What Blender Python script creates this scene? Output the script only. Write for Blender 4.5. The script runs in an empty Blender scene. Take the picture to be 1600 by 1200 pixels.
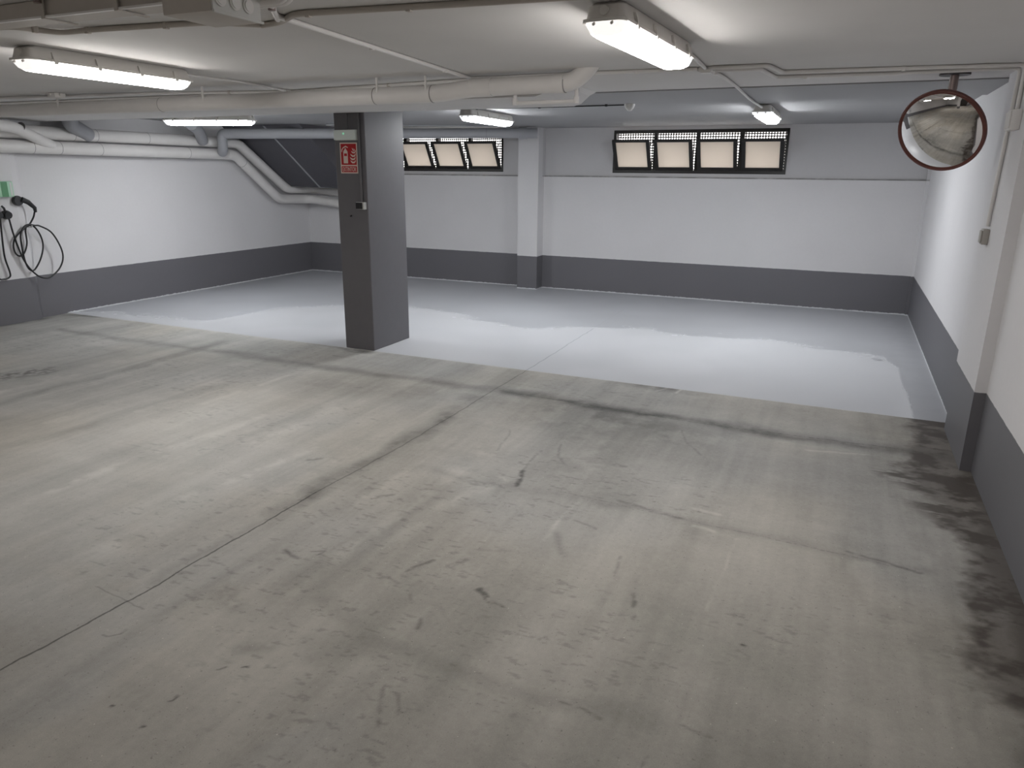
import bpy, bmesh, math, random
from mathutils import Vector, Matrix
random.seed(7)
sc = bpy.context.scene
COL = sc.collection

# ------------------------------------------------------------------ camera
F_PX = 1135.96
cam_d = bpy.data.cameras.new('camera')
cam_d.sensor_fit = 'HORIZONTAL'; cam_d.sensor_width = 36.0
cam_d.lens = F_PX / 1600 * 36.0
cam_d.clip_start = 0.02; cam_d.clip_end = 100
cam = bpy.data.objects.new('camera', cam_d); COL.objects.link(cam)
pitch, yaw, roll = 0.2836, -0.4197, 0.0094
fw = Vector((math.sin(yaw)*math.cos(pitch), math.cos(yaw)*math.cos(pitch), -math.sin(pitch)))
r0 = Vector((math.cos(yaw), -math.sin(yaw), 0)); u0 = r0.cross(fw)
rr = math.cos(roll)*r0 + math.sin(roll)*u0; uu = -math.sin(roll)*r0 + math.cos(roll)*u0
M = Matrix((rr, uu, -fw)).transposed().to_4x4(); M.translation = Vector((0, 0, 1.75))
cam.matrix_world = M
sc.camera = cam

# ------------------------------------------------------------------ world, exposure
W = bpy.data.worlds.new('overcast_sky'); sc.world = W; W.use_nodes = True
bg = W.node_tree.nodes['Background']
bg.inputs['Color'].default_value = (1.0, 0.965, 0.94, 1); bg.inputs['Strength'].default_value = 5.5
sc.view_settings.view_transform = 'Standard'; sc.view_settings.look = 'None'
sc.view_settings.exposure = 0.0; sc.view_settings.gamma = 1.0
sc.view_settings.use_curve_mapping = False
LAMP_NEAR = 50.0      # tube emission strengths
LAMP_FAR = 92.0

# ------------------------------------------------------------------ room dimensions
XL, XR = -8.765, 0.886          # left and right wall faces
YB = 10.672                      # back wall face (lower part)
YF = -7.0                        # wall behind the camera
ZC = 2.37                        # light ceiling
DADO = 0.507

# ------------------------------------------------------------------ node helpers
def mat(name):
    m = bpy.data.materials.new(name); m.use_nodes = True
    nt = m.node_tree; b = nt.nodes['Principled BSDF']
    return m, nt, b
def simple(name, col, rough=0.6, metal=0.0, noise=0.0, scale=20, bump=0.0, spec=0.5):
    m, nt, b = mat(name)
    b.inputs['Roughness'].default_value = rough; b.inputs['Metallic'].default_value = metal
    b.inputs['Specular IOR Level'].default_value = spec
    b.inputs['Base Color'].default_value = (*col, 1)
    if noise or bump:
        g = nt.nodes.new('ShaderNodeNewGeometry')
        n = nt.nodes.new('ShaderNodeTexNoise'); n.inputs['Scale'].default_value = scale; n.inputs['Detail'].default_value = 4
        nt.links.new(g.outputs['Position'], n.inputs['Vector'])
        if noise:
            mx = nt.nodes.new('ShaderNodeMix'); mx.data_type = 'RGBA'
            mx.inputs[6].default_value = (*[c*(1-noise) for c in col], 1)
            mx.inputs[7].default_value = (*[min(1, c*(1+noise)) for c in col], 1)
            nt.links.new(n.outputs['Fac'], mx.inputs[0]); nt.links.new(mx.outputs[2], b.inputs['Base Color'])
        if bump:
            bp = nt.nodes.new('ShaderNodeBump'); bp.inputs['Strength'].default_value = bump; bp.inputs['Distance'].default_value = 0.002
            nt.links.new(n.outputs['Fac'], bp.inputs['Height']); nt.links.new(bp.outputs['Normal'], b.inputs['Normal'])
    return m
class NT:
    """small expression builder over a node tree"""
    def __init__(s, nt): s.nt = nt
    def _in(s, sock, v):
        if isinstance(v, (int, float)): sock.default_value = v
        elif isinstance(v, tuple): sock.default_value = v if len(v) == len(sock.default_value) else (*v, 1)
        else: s.nt.links.new(v, sock)
    def m(s, op, a, b=0.0, c=0.0, clamp=False):
        n = s.nt.nodes.new('ShaderNodeMath'); n.operation = op; n.use_clamp = clamp
        s._in(n.inputs[0], a); s._in(n.inputs[1], b); s._in(n.inputs[2], c); return n.outputs[0]
    def v(s, op, a, b=None):
        n = s.nt.nodes.new('ShaderNodeVectorMath'); n.operation = op
        s._in(n.inputs[0], a)
        if b is not None: s._in(n.inputs[1], b)
        return n.outputs[0]
    def noise(s, vec, scale, detail=4, rough=0.5):
        n = s.nt.nodes.new('ShaderNodeTexNoise'); n.inputs['Scale'].default_value = scale
        n.inputs['Detail'].default_value = detail; n.inputs['Roughness'].default_value = rough
        s._in(n.inputs['Vector'], vec); return n.outputs['Fac']
    def mix(s, f, a, b):
        n = s.nt.nodes.new('ShaderNodeMix'); n.data_type = 'RGBA'
        s._in(n.inputs[0], f); s._in(n.inputs[6], a); s._in(n.inputs[7], b); return n.outputs[2]
    def ramp(s, x, lo, hi):
        n = s.nt.nodes.new('ShaderNodeMapRange'); n.interpolation_type = 'SMOOTHSTEP'
        s._in(n.inputs['Value'], x); n.inputs['From Min'].default_value = lo; n.inputs['From Max'].default_value = hi
        return n.outputs['Result']
    def xyz(s, vec):
        n = s.nt.nodes.new('ShaderNodeSeparateXYZ'); s._in(n.inputs[0], vec); return n.outputs
    def comb(s, x, y, z=0.0):
        n = s.nt.nodes.new('ShaderNodeCombineXYZ'); s._in(n.inputs[0], x); s._in(n.inputs[1], y); s._in(n.inputs[2], z); return n.outputs[0]
    def pos(s):
        return s.nt.nodes.new('ShaderNodeNewGeometry').outputs['Position']

def seg_group():
    g = bpy.data.node_groups.new('segment_mask', 'ShaderNodeTree')
    for nm, t in (('P', 'NodeSocketVector'), ('A', 'NodeSocketVector'), ('B', 'NodeSocketVector'), ('Width', 'NodeSocketFloat'), ('Soft', 'NodeSocketFloat')):
        g.interface.new_socket(nm, in_out='INPUT', socket_type=t)
    g.interface.new_socket('Mask', in_out='OUTPUT', socket_type='NodeSocketFloat')
    gi = g.nodes.new('NodeGroupInput'); go = g.nodes.new('NodeGroupOutput'); e = NT(g)
    pa = e.v('SUBTRACT', gi.outputs['P'], gi.outputs['A']); ba = e.v('SUBTRACT', gi.outputs['B'], gi.outputs['A'])
    def dot(a, b):
        n = g.nodes.new('ShaderNodeVectorMath'); n.operation = 'DOT_PRODUCT'; g.links.new(a, n.inputs[0]); g.links.new(b, n.inputs[1]); return n.outputs['Value']
    h = e.m('DIVIDE', dot(pa, ba), dot(ba, ba), clamp=True)
    sc_ = g.nodes.new('ShaderNodeVectorMath'); sc_.operation = 'SCALE'; g.links.new(ba, sc_.inputs[0]); g.links.new(h, sc_.inputs['Scale'])
    d = e.v('SUBTRACT', pa, sc_.outputs[0])
    ln = g.nodes.new('ShaderNodeVectorMath'); ln.operation = 'LENGTH'; g.links.new(d, ln.inputs[0])
    t = e.m('DIVIDE', e.m('SUBTRACT', ln.outputs['Value'], gi.outputs['Width']), gi.outputs['Soft'], clamp=True)
    g.links.new(e.m('SUBTRACT', 1.0, t), go.inputs['Mask'])
    return g
SEG = seg_group()
def seg(e, P, a, b, w, soft):
    n = e.nt.nodes.new('ShaderNodeGroup'); n.node_tree = SEG
    e._in(n.inputs['P'], P); n.inputs['A'].default_value = (*a, 0); n.inputs['B'].default_value = (*b, 0)
    n.inputs['Width'].default_value = w; n.inputs['Soft'].default_value = soft
    return n.outputs[0]
def poly(e, P, pts, w, soft):
    out = None
    for a, b in zip(pts, pts[1:]):
        s = seg(e, P, a, b, w, soft); out = s if out is None else e.m('MAXIMUM', out, s)
    return out

# ------------------------------------------------------------------ floor material
def floor_material():
    m, nt, b = mat('floor_concrete_and_paint'); e = NT(nt)
    P0 = e.pos(); x, y, z = e.xyz(P0); P = e.comb(x, y)
    def att(nm):
        n = nt.nodes.new('ShaderNodeAttribute'); n.attribute_name = nm; return n
    A = att('wear'); tone, tint, dirt = e.xyz(A.outputs['Vector']); coat2 = att('coat').outputs['Fac']
    def n2d(vec, scale, detail, rough):
        n = nt.nodes.new('ShaderNodeTexNoise'); n.noise_dimensions = '2D'; n.inputs['Scale'].default_value = scale
        n.inputs['Detail'].default_value = detail; n.inputs['Roughness'].default_value = rough; e._in(n.inputs['Vector'], vec); return n
    n3 = n2d(P, 40, 4, .7).outputs['Fac']
    n4 = n2d(e.comb(x, e.m('MULTIPLY', y, 1.5)), 190, 1, .6).outputs['Fac']
    wf = n2d(P, 5, 5, .6).outputs['Color']
    Pc = e.v('ADD', P, e.v('MULTIPLY', e.v('SUBTRACT', wf, (.5, .5, .5)), (.035, .035, 0)))
    v = e.m('ADD', tone, e.m('MULTIPLY', e.m('SUBTRACT', n3, .5), .085))
    v = e.m('ADD', v, e.m('MULTIPLY', e.m('SUBTRACT', n4, .5), .075))
    def darken(v, mask, amt):
        return e.m('MULTIPLY', v, e.m('SUBTRACT', 1.0, e.m('MULTIPLY', mask, amt)))
    # crack, saw cuts and sharp scratches
    v = darken(v, poly(e, Pc, [(-2.66, .4), (-2.56, 1.8), (-2.545, 3.0)], .0015, .006), .72)
    v = darken(v, poly(e, Pc, [(-2.545, 3.0), (-2.5, 3.9), (-2.51, 5.97)], .0012, .008), .45)
    v = darken(v, poly(e, Pc, [(-2.46, 5.26), (-.76, 5.15), (.49, 5.2)], .001, .012), e.m('MULTIPLY', e.ramp(n3, .4, .6), .5))
    v = darken(v, poly(e, Pc, [(-1.3, 3.6), (.49, 3.49)], .001, .010), e.m('MULTIPLY', e.ramp(n3, .45, .6), .3))
    v = darken(v, poly(e, Pc, [(-2.782, 1.81), (-2.451, 1.778)], .0006, .005), .25)
    spk2 = e.ramp(n2d(P, 55, 2, .8).outputs['Fac'], .70, .74)
    v = darken(v, spk2, .30)
    v = e.m('ADD', v, e.m('MULTIPLY', e.ramp(n2d(P, 75, 1, .5).outputs['Fac'], .83, .86), .25))
    colc = e.mix(tint, (1.0, .95, .85), (1.0, .98, .92))
    s_ = nt.nodes.new('ShaderNodeVectorMath'); s_.operation = 'SCALE'; e._in(s_.inputs[0], colc); e._in(s_.inputs['Scale'], v)
    conc = e.mix(dirt, s_.outputs[0], (.050, .038, .031))
    # ---- the freshly painted bay
    pn = e.m('ADD', .96, e.m('MULTIPLY', tint, .08))
    pc = e.mix(coat2, (.42, .43, .455), (.60, .61, .635))
    ps = nt.nodes.new('ShaderNodeVectorMath'); ps.operation = 'SCALE'; e._in(ps.inputs[0], pc); e._in(ps.inputs['Scale'], pn)
    pcol = e.mix(e.m('MULTIPLY', poly(e, Pc, [(-2.51, 5.95), (-2.54, 8.0)], .001, .008), .45), ps.outputs[0], (.16, .17, .19))
    pcol = e.mix(e.m('MULTIPLY', poly(e, Pc, [(-2.54, 8.0), (-2.57, 9.4)], .001, .008), .12), pcol, (.2, .21, .23))
    lo = e.m('ADD', e.m('SUBTRACT', y, 5.955), e.m('MULTIPLY', e.m('SUBTRACT', n3, .5), .008))
    painted = e.ramp(lo, -.002, .004)
    dx = e.m('SUBTRACT', e.m('ABSOLUTE', e.m('ADD', x, 4.364)), .174); dy = e.m('SUBTRACT', e.m('ABSOLUTE', e.m('SUBTRACT', y, 6.2995)), .3335)
    rim = e.m('SUBTRACT', e.m('MAXIMUM', dx, dy), e.m('MULTIPLY', n3, .016))
    pcol = e.mix(e.m('MULTIPLY', e.m('SUBTRACT', 1.0, e.ramp(rim, .0, .003)), .7), pcol, (.70, .70, .71))
    nt.links.new(e.mix(painted, conc, pcol), b.inputs['Base Color'])
    rp = e.m('SUBTRACT', .40, e.m('MULTIPLY', coat2, .16))
    rough = e.m('ADD', .66, e.m('MULTIPLY', painted, e.m('SUBTRACT', rp, .66)))
    rough = e.m('SUBTRACT', rough, e.m('MULTIPLY', dirt, .12))
    nt.links.new(rough, b.inputs['Roughness'])
    b.inputs['Specular IOR Level'].default_value = .4
    bp = nt.nodes.new('ShaderNodeBump'); bp.inputs['Distance'].default_value = .0015
    e._in(bp.inputs['Strength'], e.m('SUBTRACT', .35, e.m('MULTIPLY', painted, .27)))
    e._in(bp.inputs['Height'], n3)
    nt.links.new(bp.outputs['Normal'], b.inputs['Normal'])
    return m

# wear, stains and coat edges of the floor, computed on a fine floor mesh
import numpy as np
def vnoise(x, y, seed):
    rs = np.random.RandomState(seed); L = rs.rand(256, 256).astype(np.float32)
    xi = np.floor(x).astype(int); yi = np.floor(y).astype(int); fx = x-xi; fy = y-yi
    fx = fx*fx*(3-2*fx); fy = fy*fy*(3-2*fy)
    g = lambda a, c: L[(xi+a) & 255, (yi+c) & 255]
    return (g(0, 0)*(1-fx)+g(1, 0)*fx)*(1-fy) + (g(0, 1)*(1-fx)+g(1, 1)*fx)*fy
def fbm(x, y, oct_=5, rough=.55, seed=1):
    a = 1.0; s = 0; t = 0; f = 1.0
    for k in range(oct_):
        s = s + a*vnoise(x*f+17.3*k, y*f-9.1*k, seed+k); t += a; a *= rough; f *= 2.03
    return s/t
def sstep(v, a, b):
    t = np.clip((v-a)/(b-a), 0, 1); return t*t*(3-2*t)
def dseg(x, y, pts):
    d = np.full(x.shape, 1e9)
    for (ax, ay), (bx, by) in zip(pts, pts[1:]):
        ux, uy = bx-ax, by-ay; h = np.clip(((x-ax)*ux+(y-ay)*uy)/(ux*ux+uy*uy+1e-12), 0, 1)
        d = np.minimum(d, np.hypot(x-ax-h*ux, y-ay-h*uy))
    return d
def floor_fields(x, y):
    n1 = fbm(x*.9+3, y*.9, 5, .55, 11); n2 = fbm(x*5, y*5, 5, .6, 21); n3 = fbm(x*28, y*28, 3, .6, 31)
    stx = fbm(x*6.0, y*.5, 5, .6, 41); st2 = fbm(x*20, y*1.1, 4, .6, 51); cr = fbm(x*.9, y*5, 4, .6, 61)
    wx = x+(fbm(x*2.2, y*2.2, 4, .55, 71)-.5)*.22; wy = y+(fbm(x*2.2+40, y*2.2, 4, .55, 81)-.5)*.22
    cx = x+(fbm(x*6, y*6, 4, .6, 91)-.5)*.05; cy = y+(fbm(x*6+9, y*6, 4, .6, 95)-.5)*.05
    rag = .30+.70*sstep(n2, .36, .62)
    T = .268 + (n1-.5)*.11 + (n2-.5)*.05 + (n3-.5)*.025 + (stx-.5)*.11 + (st2-.5)*.045 + (cr-.5)*.05
    T = T + .035*sstep(-x, 2.5, 3.0)*(1-sstep(y, 3.9, 5.0)) - .018*sstep(x, -2.4, -1.4)
    def dk(pts, w, so, a, mod=1.0, fine=False):
        nonlocal T
        mk = 1-np.clip((dseg(cx if fine else wx, cy if fine else wy, pts)-w)/so, 0, 1)
        T = T*(1-mk*mod*a)
    def lt(pts, w, so, a, mod=1.0):
        nonlocal T
        T = T + (1-np.clip((dseg(cx, cy, pts)-w)/so, 0, 1))*mod*a
    dk([(-7.9, 5.25), (-5.83, 5.25), (-4.2, 5.22)], .01, .11, .36, .4+.6*rag)
    dk([(-4.2, 5.22), (-2.46, 5.26), (-.76, 5.17), (.75, 5.2)], .02, .12, .40, .5+.5*rag); dk([(-2.4, 5.24), (-.76, 5.15), (.4, 5.18)], .005, .05, .25, .6+.4*rag)
    dk([(-2.3, 5.26), (-1.4, 5.2), (-.2, 5.16)], .02, .08, .25, rag)
    dk([(-5.83, 5.6), (-5.82, 4.3), (-5.8, 2.6)], .02, .10, .34, .55+.45*rag)
    dk([(-4.62, 4.4), (-4.75, 3.2), (-4.85, 2.4)], .01, .10, .22, .4+.6*rag)
    dk([(-2.58, 2.7), (-2.53, 3.7), (-2.52, 4.5)], .02, .10, .48, .3+.7*rag)
    dk([(-2.57, 1.9), (-2.55, 2.9)], .0, .05, .18, rag)
    dk([(-2.5, 4.5), (-2.5, 5.9)], .02, .20, .22, rag)
    dk([(-5.2, 5.45), (-4.2, 5.5), (-2.6, 5.6)], .1, .35, .20, n1*1.5)
    dk([(-3.9, 4.75), (-3.5, 4.9), (-2.8, 4.9)], .1, .35, .20, rag)
    dk([(-2.3, 5.0), (-1.4, 4.95), (-.6, 5.0)], .05, .40, .24, rag)
    dk([(-1.7, 5.0), (-1.4, 4.5), (-1.3, 4.0), (-1.1, 3.85)], .12, .28, .26, rag); dk([(-1.62, 5.1), (-1.19, 4.98), (-.78, 4.74)], .05, .2, .20, rag)
    dk([(-.9, 4.6), (-.4, 4.3), (.0, 4.6)], .1, .4, .10, rag)
    dk([(-1.45, 5.90), (-1.0, 5.92)], .03, .13, .50, rag)
    dk([(-5.0, 5.97), (-4.2, 5.90)], .02, .09, .50, rag)
    dk([(-8.68, 4.6), (-8.70, 5.45), (-8.74, 5.75), (-8.1, 6.0)], .01, .10, .55, rag)
    dk([(-6.75, 3.5), (-6.40, 3.95)], .07, .14, .55, sstep(n3, .35, .6))
    dk([(-3.5, 2.2), (-2.9, 1.5)], .02, .3, .15, rag)
    dk([(-2.9, 1.2), (-2.4, 1.1)], .02, .3, .18, rag)
    dk([(-2.2, 3.55), (-1.1, 3.58), (0.0, 3.5), (.5, 3.5)], .0, .07, .20, rag)
    dk([(-1.80, 2.09), (-1.451, 2.043), (-1.154, 1.985), (-.795, 1.964), (-.397, 2.01)], .015, .05, .17, .5+.5*rag); dk([(-1.62, 1.88), (-1.43, 1.98)], .05, .06, .13, .5+.5*rag); dk([(-.3, 1.75), (.4, 1.9)], .05, .25, .12, rag); dk([(-1.0, 1.6), (-.5, 1.5)], .1, .25, .08)
    dk([(-1.9, 3.3), (-1.75, 2.6), (-1.95, 2.2)], .05, .2, .16, rag)
    dk([(-.35, 3.1), (-.3, 2.3)], .05, .3, .10, rag)
    g2 = sstep(n2, .40, .60)
    for k in range(26):       # long trowel / washing streaks running away from the viewer
        rs = np.random.RandomState(500+k); x0 = -6.2+rs.rand()*5.6; y0 = 1.5+rs.rand()*2.6; ln = .5+rs.rand()*1.4
        lt([(x0, y0), (x0+.03, y0+ln)], .004+.02*rs.rand(), .03+.05*rs.rand(), (.015+.03*rs.rand())*(1 if x0 < -1.9 else .5), g2)
    lt([(-1.185, 3.03), (-1.164, 3.56)], .003, .014, .07, .4+.6*g2); lt([(-1.85, 2.40), (-1.82, 3.07), (-1.675, 3.60)], .02, .05, .05, g2)
    lt([(-3.15, 2.6), (-2.98, 3.6)], .01, .05, .06, g2); lt([(-3.9, 2.4), (-3.75, 3.9)], .02, .05, .05, g2)
    lt([(-.336, 2.758), (-.302, 3.467)], .001, .012, .05, .4+.6*g2); lt([(-.25, 4.0), (-.2, 5.1)], .02, .05, .025)
    lt([(-1.12, 5.83), (-1.09, 5.94)], .0, .018, .14); lt([(-1.27, 5.82), (-1.22, 5.94)], .0, .016, .08)
    lt([(.28, 3.42), (.34, 3.15)], .05, .03, .025); lt([(-.56, 3.70), (-.42, 3.68)], .002, .02, .07); lt([(-.53, 3.5), (-.42, 3.48)], .002, .02, .07)
    lt([(-.05, 4.92), (.35, 5.0)], .0, .02, .08, g2)
    for pts, w, so, a in (
        ([(-1.639, 4.15), (-1.630, 3.90), (-1.61, 3.766)], .001, .014, .30), ([(-1.61, 3.78), (-1.57, 3.66), (-1.555, 3.57)], .006, .018, .60),
        ([(-1.98, 4.42), (-1.93, 4.2), (-1.894, 4.009)], .0, .012, .28), ([(-1.55, 4.30), (-1.50, 4.10), (-1.415, 3.986)], .001, .014, .30),
        ([(-.871, 4.934), (-.80, 4.72), (-.673, 4.529)], .0, .012, .30),
        ([(-1.265, 2.500), (-1.225, 2.475), (-1.188, 2.445)], .008, .012, .60), ([(-1.18, 2.44), (-1.11, 2.42)], .0, .010, .30),
        ([(-1.628, 2.495), (-1.567, 2.632)], .003, .012, .42), ([(-1.485, 2.605), (-1.431, 2.695)], .004, .022, .32),
        ([(-.787, 3.029), (-.752, 2.857)], .0, .012, .30), ([(-.632, 2.755), (-.617, 2.67)], .004, .014, .45), ([(-.600, 2.600), (-.586, 2.567)], .005, .012, .42),
        ([(-.694, 1.990), (-.548, 1.972)], .0, .011, .42), ([(-.294, 2.05), (-.196, 2.03)], .0, .010, .35), ([(-.36, 1.902), (-.366, 1.826)], .0, .009, .40),
        ([(-.166, 2.583), (-.155, 2.582)], .002, .007, .75), ([(-2.447, 1.593), (-2.420, 1.598), (-2.388, 1.625), (-2.391, 1.651)], .0, .007, .45),
        ([(-1.881, 1.620), (-1.866, 1.645)], .001, .006, .6), ([(-1.812, 1.672), (-1.793, 1.681)], .002, .005, .75), ([(-1.918, 1.417), (-1.905, 1.425), (-1.908, 1.45)], .002, .006, .65),
        ([(-2.25, 2.41), (-2.19, 2.39), (-2.14, 2.376)], .002, .018, .42), ([(-2.134, 2.452), (-2.078, 2.491), (-2.09, 2.44)], .0, .009, .45),
        ([(-2.27, 2.02), (-2.12, 1.96)], .02, .05, .16), ([(-2.24, 2.03), (-2.20, 2.00)], .0, .01, .3), ([(-2.16, 1.99), (-2.12, 1.96)], .0, .01, .3),
        ([(-1.50, 2.33), (-1.46, 2.28)], .0, .010, .35), ([(-1.38, 2.20), (-1.36, 2.14)], .0, .014, .45), ([(-1.66, 2.42), (-1.60, 2.40)], .0, .012, .3),
        ([(-1.15, 3.12), (-1.02, 2.93)], .002, .03, .22), ([(-1.10, 3.30), (-.98, 3.26)], .0, .014, .3), ([(-.95, 3.62), (-.6, 3.56)], .001, .022, .35), ([(.2, 3.54), (.5, 3.48)], .002, .014, .4),
        ([(-1.28, 1.80), (-1.20, 1.62)], .0, .012, .35), ([(-1.22, 1.78), (-1.17, 1.70)], .0, .010, .35), ([(-2.9, 3.36), (-2.84, 3.42)], .004, .02, .35), ([(-2.20, 3.1), (-2.14, 3.16)], .002, .02, .35),
        ([(-1.897, 1.295), (-1.893, 1.298)], .002, .006, .7), ([(-2.066, 1.331), (-2.06, 1.334)], .002, .005, .7), ([(-1.99, 1.60), (-1.95, 1.62)], .0, .02, .25), ([(-1.90, 1.75), (-1.82, 1.80)], .01, .04, .18)):
        dk(pts, w, so, a, sstep(n3, .25, .5), True)
    T = np.where((x > -4.62) & (x < -4.20) & (y > 5.925-.03*(x+4.4)) & (y < 5.97), T*1.35, T)   # bare lip before the pillar
    # clusters of short scuffs
    sp = sstep(fbm(x*16, y*42, 3, .7, 121), .66, .74)
    T = T*(1-.22*sp*sstep(fbm(x*1.3, y*1.3, 3, .5, 131), .52, .66))
    T = np.clip(T*1.42, .08, .60)
    tint = sstep(fbm(x*.8, y*.8, 3, .5, 141), .35, .65)
    warm = (1-sstep(y, 1.4, 3.4))*sstep(fbm(x*1.6, y*1.6, 4, .5, 151), .40, .6)
    tint = np.clip(tint-.9*warm, -.55, 1)
    # damp black-brown dirt along the right wall
    base = np.interp(y, [2.0, 2.35, 2.6, 2.9, 3.2, 3.6, 4.0, 4.4, 4.75, 5.0, 5.4, 5.9], [.72, .80, .70, .64, .66, .70, .68, .62, .52, .54, .58, .62])
    e1 = x-base+(fbm(x*2.4, y*2.4, 5, .6, 161)-.5)*.26+(fbm(x*11, y*12, 4, .6, 171)-.5)*.17
    D = sstep(e1, -.06, .10)
    fade = .60+.34*sstep(fbm(x*5, y*8, 5, .65, 181), .36, .60)
    D = D*fade
    D = np.maximum(D, .80*sstep(x+(fbm(x*4, y*3, 4, .6, 231)-.5)*.22, .70, .86)*(1-.5*sstep(y, 4.6, 4.9)))
    ring = sstep(e1, -.24, -.05)*.20*sstep(n2, .3, .6)
    blk = (1-np.clip((dseg(wx, wy, [(.50, 4.72), (.62, 4.40), (.70, 4.15)])-.03)/.13, 0, 1))*sstep(fbm(x*5, y*16, 4, .65, 191), .40, .58)*.85
    D = np.maximum(np.maximum(D, ring), blk)
    D = np.clip(D, 0, .92)
    # edge of the second paint coat
    we = [(-9, 6.15), (-7.2, 6.35), (-6.85, 6.5), (-6.7, 7.3), (-6.2, 8.0), (-5.24, 8.25), (-4.51, 8.07), (-3.88, 7.91), (-3.21, 7.72), (-2.45, 8.16), (-2.0, 8.36), (-1.64, 8.10), (-1.2, 8.24), (-.69, 8.27), (.03, 8.06), (.52, 8.0), (.62, 7.6), (.66, 5.6), (1.3, 5.0)]
    yb = np.interp(x, [p[0] for p in we], [p[1] for p in we])
    far = 1-sstep(x, .45, .6)
    yb = yb+((fbm(x*1.8, y*4.5, 5, .6, 201)-.5)*.75+(fbm(x*9, y*18, 4, .6, 211)-.5)*.16)*far
    C = sstep(yb-y, -.01, .03)*(1-sstep(x+(fbm(x*6, y*5, 4, .6, 221)-.5)*.10, .665, .685))
    return T, tint, D, C
def floor_mesh():
    x0, x1, y0, y1 = XL-.3, XR+.3, YF-.3, YB+.45
    blocks = [(-9.065, -3.4, .9, 6.0, .0145), (-3.4, 1.186, .9, 6.0, .0080), (-9.065, 1.186, 6.0, y1, .022), (-9.065, 1.186, y0, .9, .05)]
    VX, FX, F4, off = [], [], [], 0
    for a, b_, c, d, st in blocks:
        nx = int(round((b_-a)/st)); ny = int(round((d-c)/st))
        X, Y = np.meshgrid(np.linspace(a, b_, nx+1), np.linspace(c, d, ny+1), indexing='xy')
        co = np.stack([X.ravel(), Y.ravel(), np.zeros(X.size)], 1); VX.append(co)
        i = np.arange(nx*ny); r, q = i//nx, i % nx; v0 = off+r*(nx+1)+q
        FX.append(np.stack([v0, v0+1, v0+nx+2, v0+nx+1], 1)); off += len(co)
    # the underside and edges of the slab
    e = np.array([(x0, y0, -.15), (x1, y0, -.15), (x1, y1, -.15), (x0, y1, -.15), (x0, y0, 0), (x1, y0, 0), (x1, y1, 0), (x0, y1, 0)], float); VX.append(e)
    FX.append(np.array([(3, 2, 1, 0), (0, 1, 5, 4), (1, 2, 6, 5), (2, 3, 7, 6), (3, 0, 4, 7)])+off)
    V = np.concatenate(VX); Fq = np.concatenate(FX)
    me = bpy.data.meshes.new('floor'); me.vertices.add(len(V)); me.vertices.foreach_set('co', V.astype(np.float32).ravel())
    me.loops.add(Fq.size); me.loops.foreach_set('vertex_index', Fq.astype(np.int32).ravel())
    me.polygons.add(len(Fq)); me.polygons.foreach_set('loop_start', np.arange(0, Fq.size, 4, dtype=np.int32))
    me.update(calc_edges=True)
    T, ti, D, C = floor_fields(V[:, 0], V[:, 1])
    a = me.attributes.new('wear', 'FLOAT_VECTOR', 'POINT'); a.data.foreach_set('vector', np.stack([T, ti, D], 1).astype(np.float32).ravel())
    a = me.attributes.new('coat', 'FLOAT', 'POINT'); a.data.foreach_set('value', C.astype(np.float32))
    me.materials.append(M_FLOOR)
    o = bpy.data.objects.new('floor', me); COL.objects.link(o); return o

def wall_material(name, col, dado=(.150, .147, .160)):
    m, nt, b = mat(name); e = NT(nt)
    P = e.pos(); x, y, z = e.xyz(P)
    n = e.noise(P, 1.5, 4, .5); n2 = e.noise(P, 30, 5, .6); n3 = e.noise(P, 140, 3, .6)
    zz = e.m('ADD', z, e.m('MULTIPLY', e.m('SUBTRACT', e.noise(P, 14, 3, .5), .5), .008))
    mask = e.ramp(e.m('SUBTRACT', DADO, zz), -.002, .002)
    k = e.m('ADD', .97, e.m('ADD', e.m('MULTIPLY', e.m('SUBTRACT', n, .5), .10), e.m('MULTIPLY', e.m('SUBTRACT', n2, .5), .05)))
    c = e.mix(mask, col, dado)
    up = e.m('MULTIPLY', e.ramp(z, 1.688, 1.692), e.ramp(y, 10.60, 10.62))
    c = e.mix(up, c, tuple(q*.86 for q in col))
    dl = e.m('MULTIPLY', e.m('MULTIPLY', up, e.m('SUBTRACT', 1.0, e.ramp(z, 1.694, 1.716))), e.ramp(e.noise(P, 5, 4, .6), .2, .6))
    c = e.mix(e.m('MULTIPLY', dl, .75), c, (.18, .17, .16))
    # splash of floor primer along the very foot of the wall
    foot = e.m('MULTIPLY', e.ramp(e.m('SUBTRACT', e.m('MULTIPLY', e.noise(P, 25, 4, .7), .030), z), 0.0, .002), e.ramp(y, 5.93, 5.96))
    c = e.mix(foot, c, (.62, .63, .65))
    s = nt.nodes.new('ShaderNodeVectorMath'); s.operation = 'SCALE'; e._in(s.inputs[0], c); e._in(s.inputs['Scale'], k)
    nt.links.new(s.outputs[0], b.inputs['Base Color'])
    e._in(b.inputs['Roughness'], e.m('SUBTRACT', .8, e.m('MULTIPLY', mask, .28)))
    bp = nt.nodes.new('ShaderNodeBump'); bp.inputs['Strength'].default_value = .25; bp.inputs['Distance'].default_value = .002
    e._in(bp.inputs['Height'], e.m('ADD', n2, e.m('MULTIPLY', n3, .6))); nt.links.new(bp.outputs['Normal'], b.inputs['Normal'])
    return m

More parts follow.
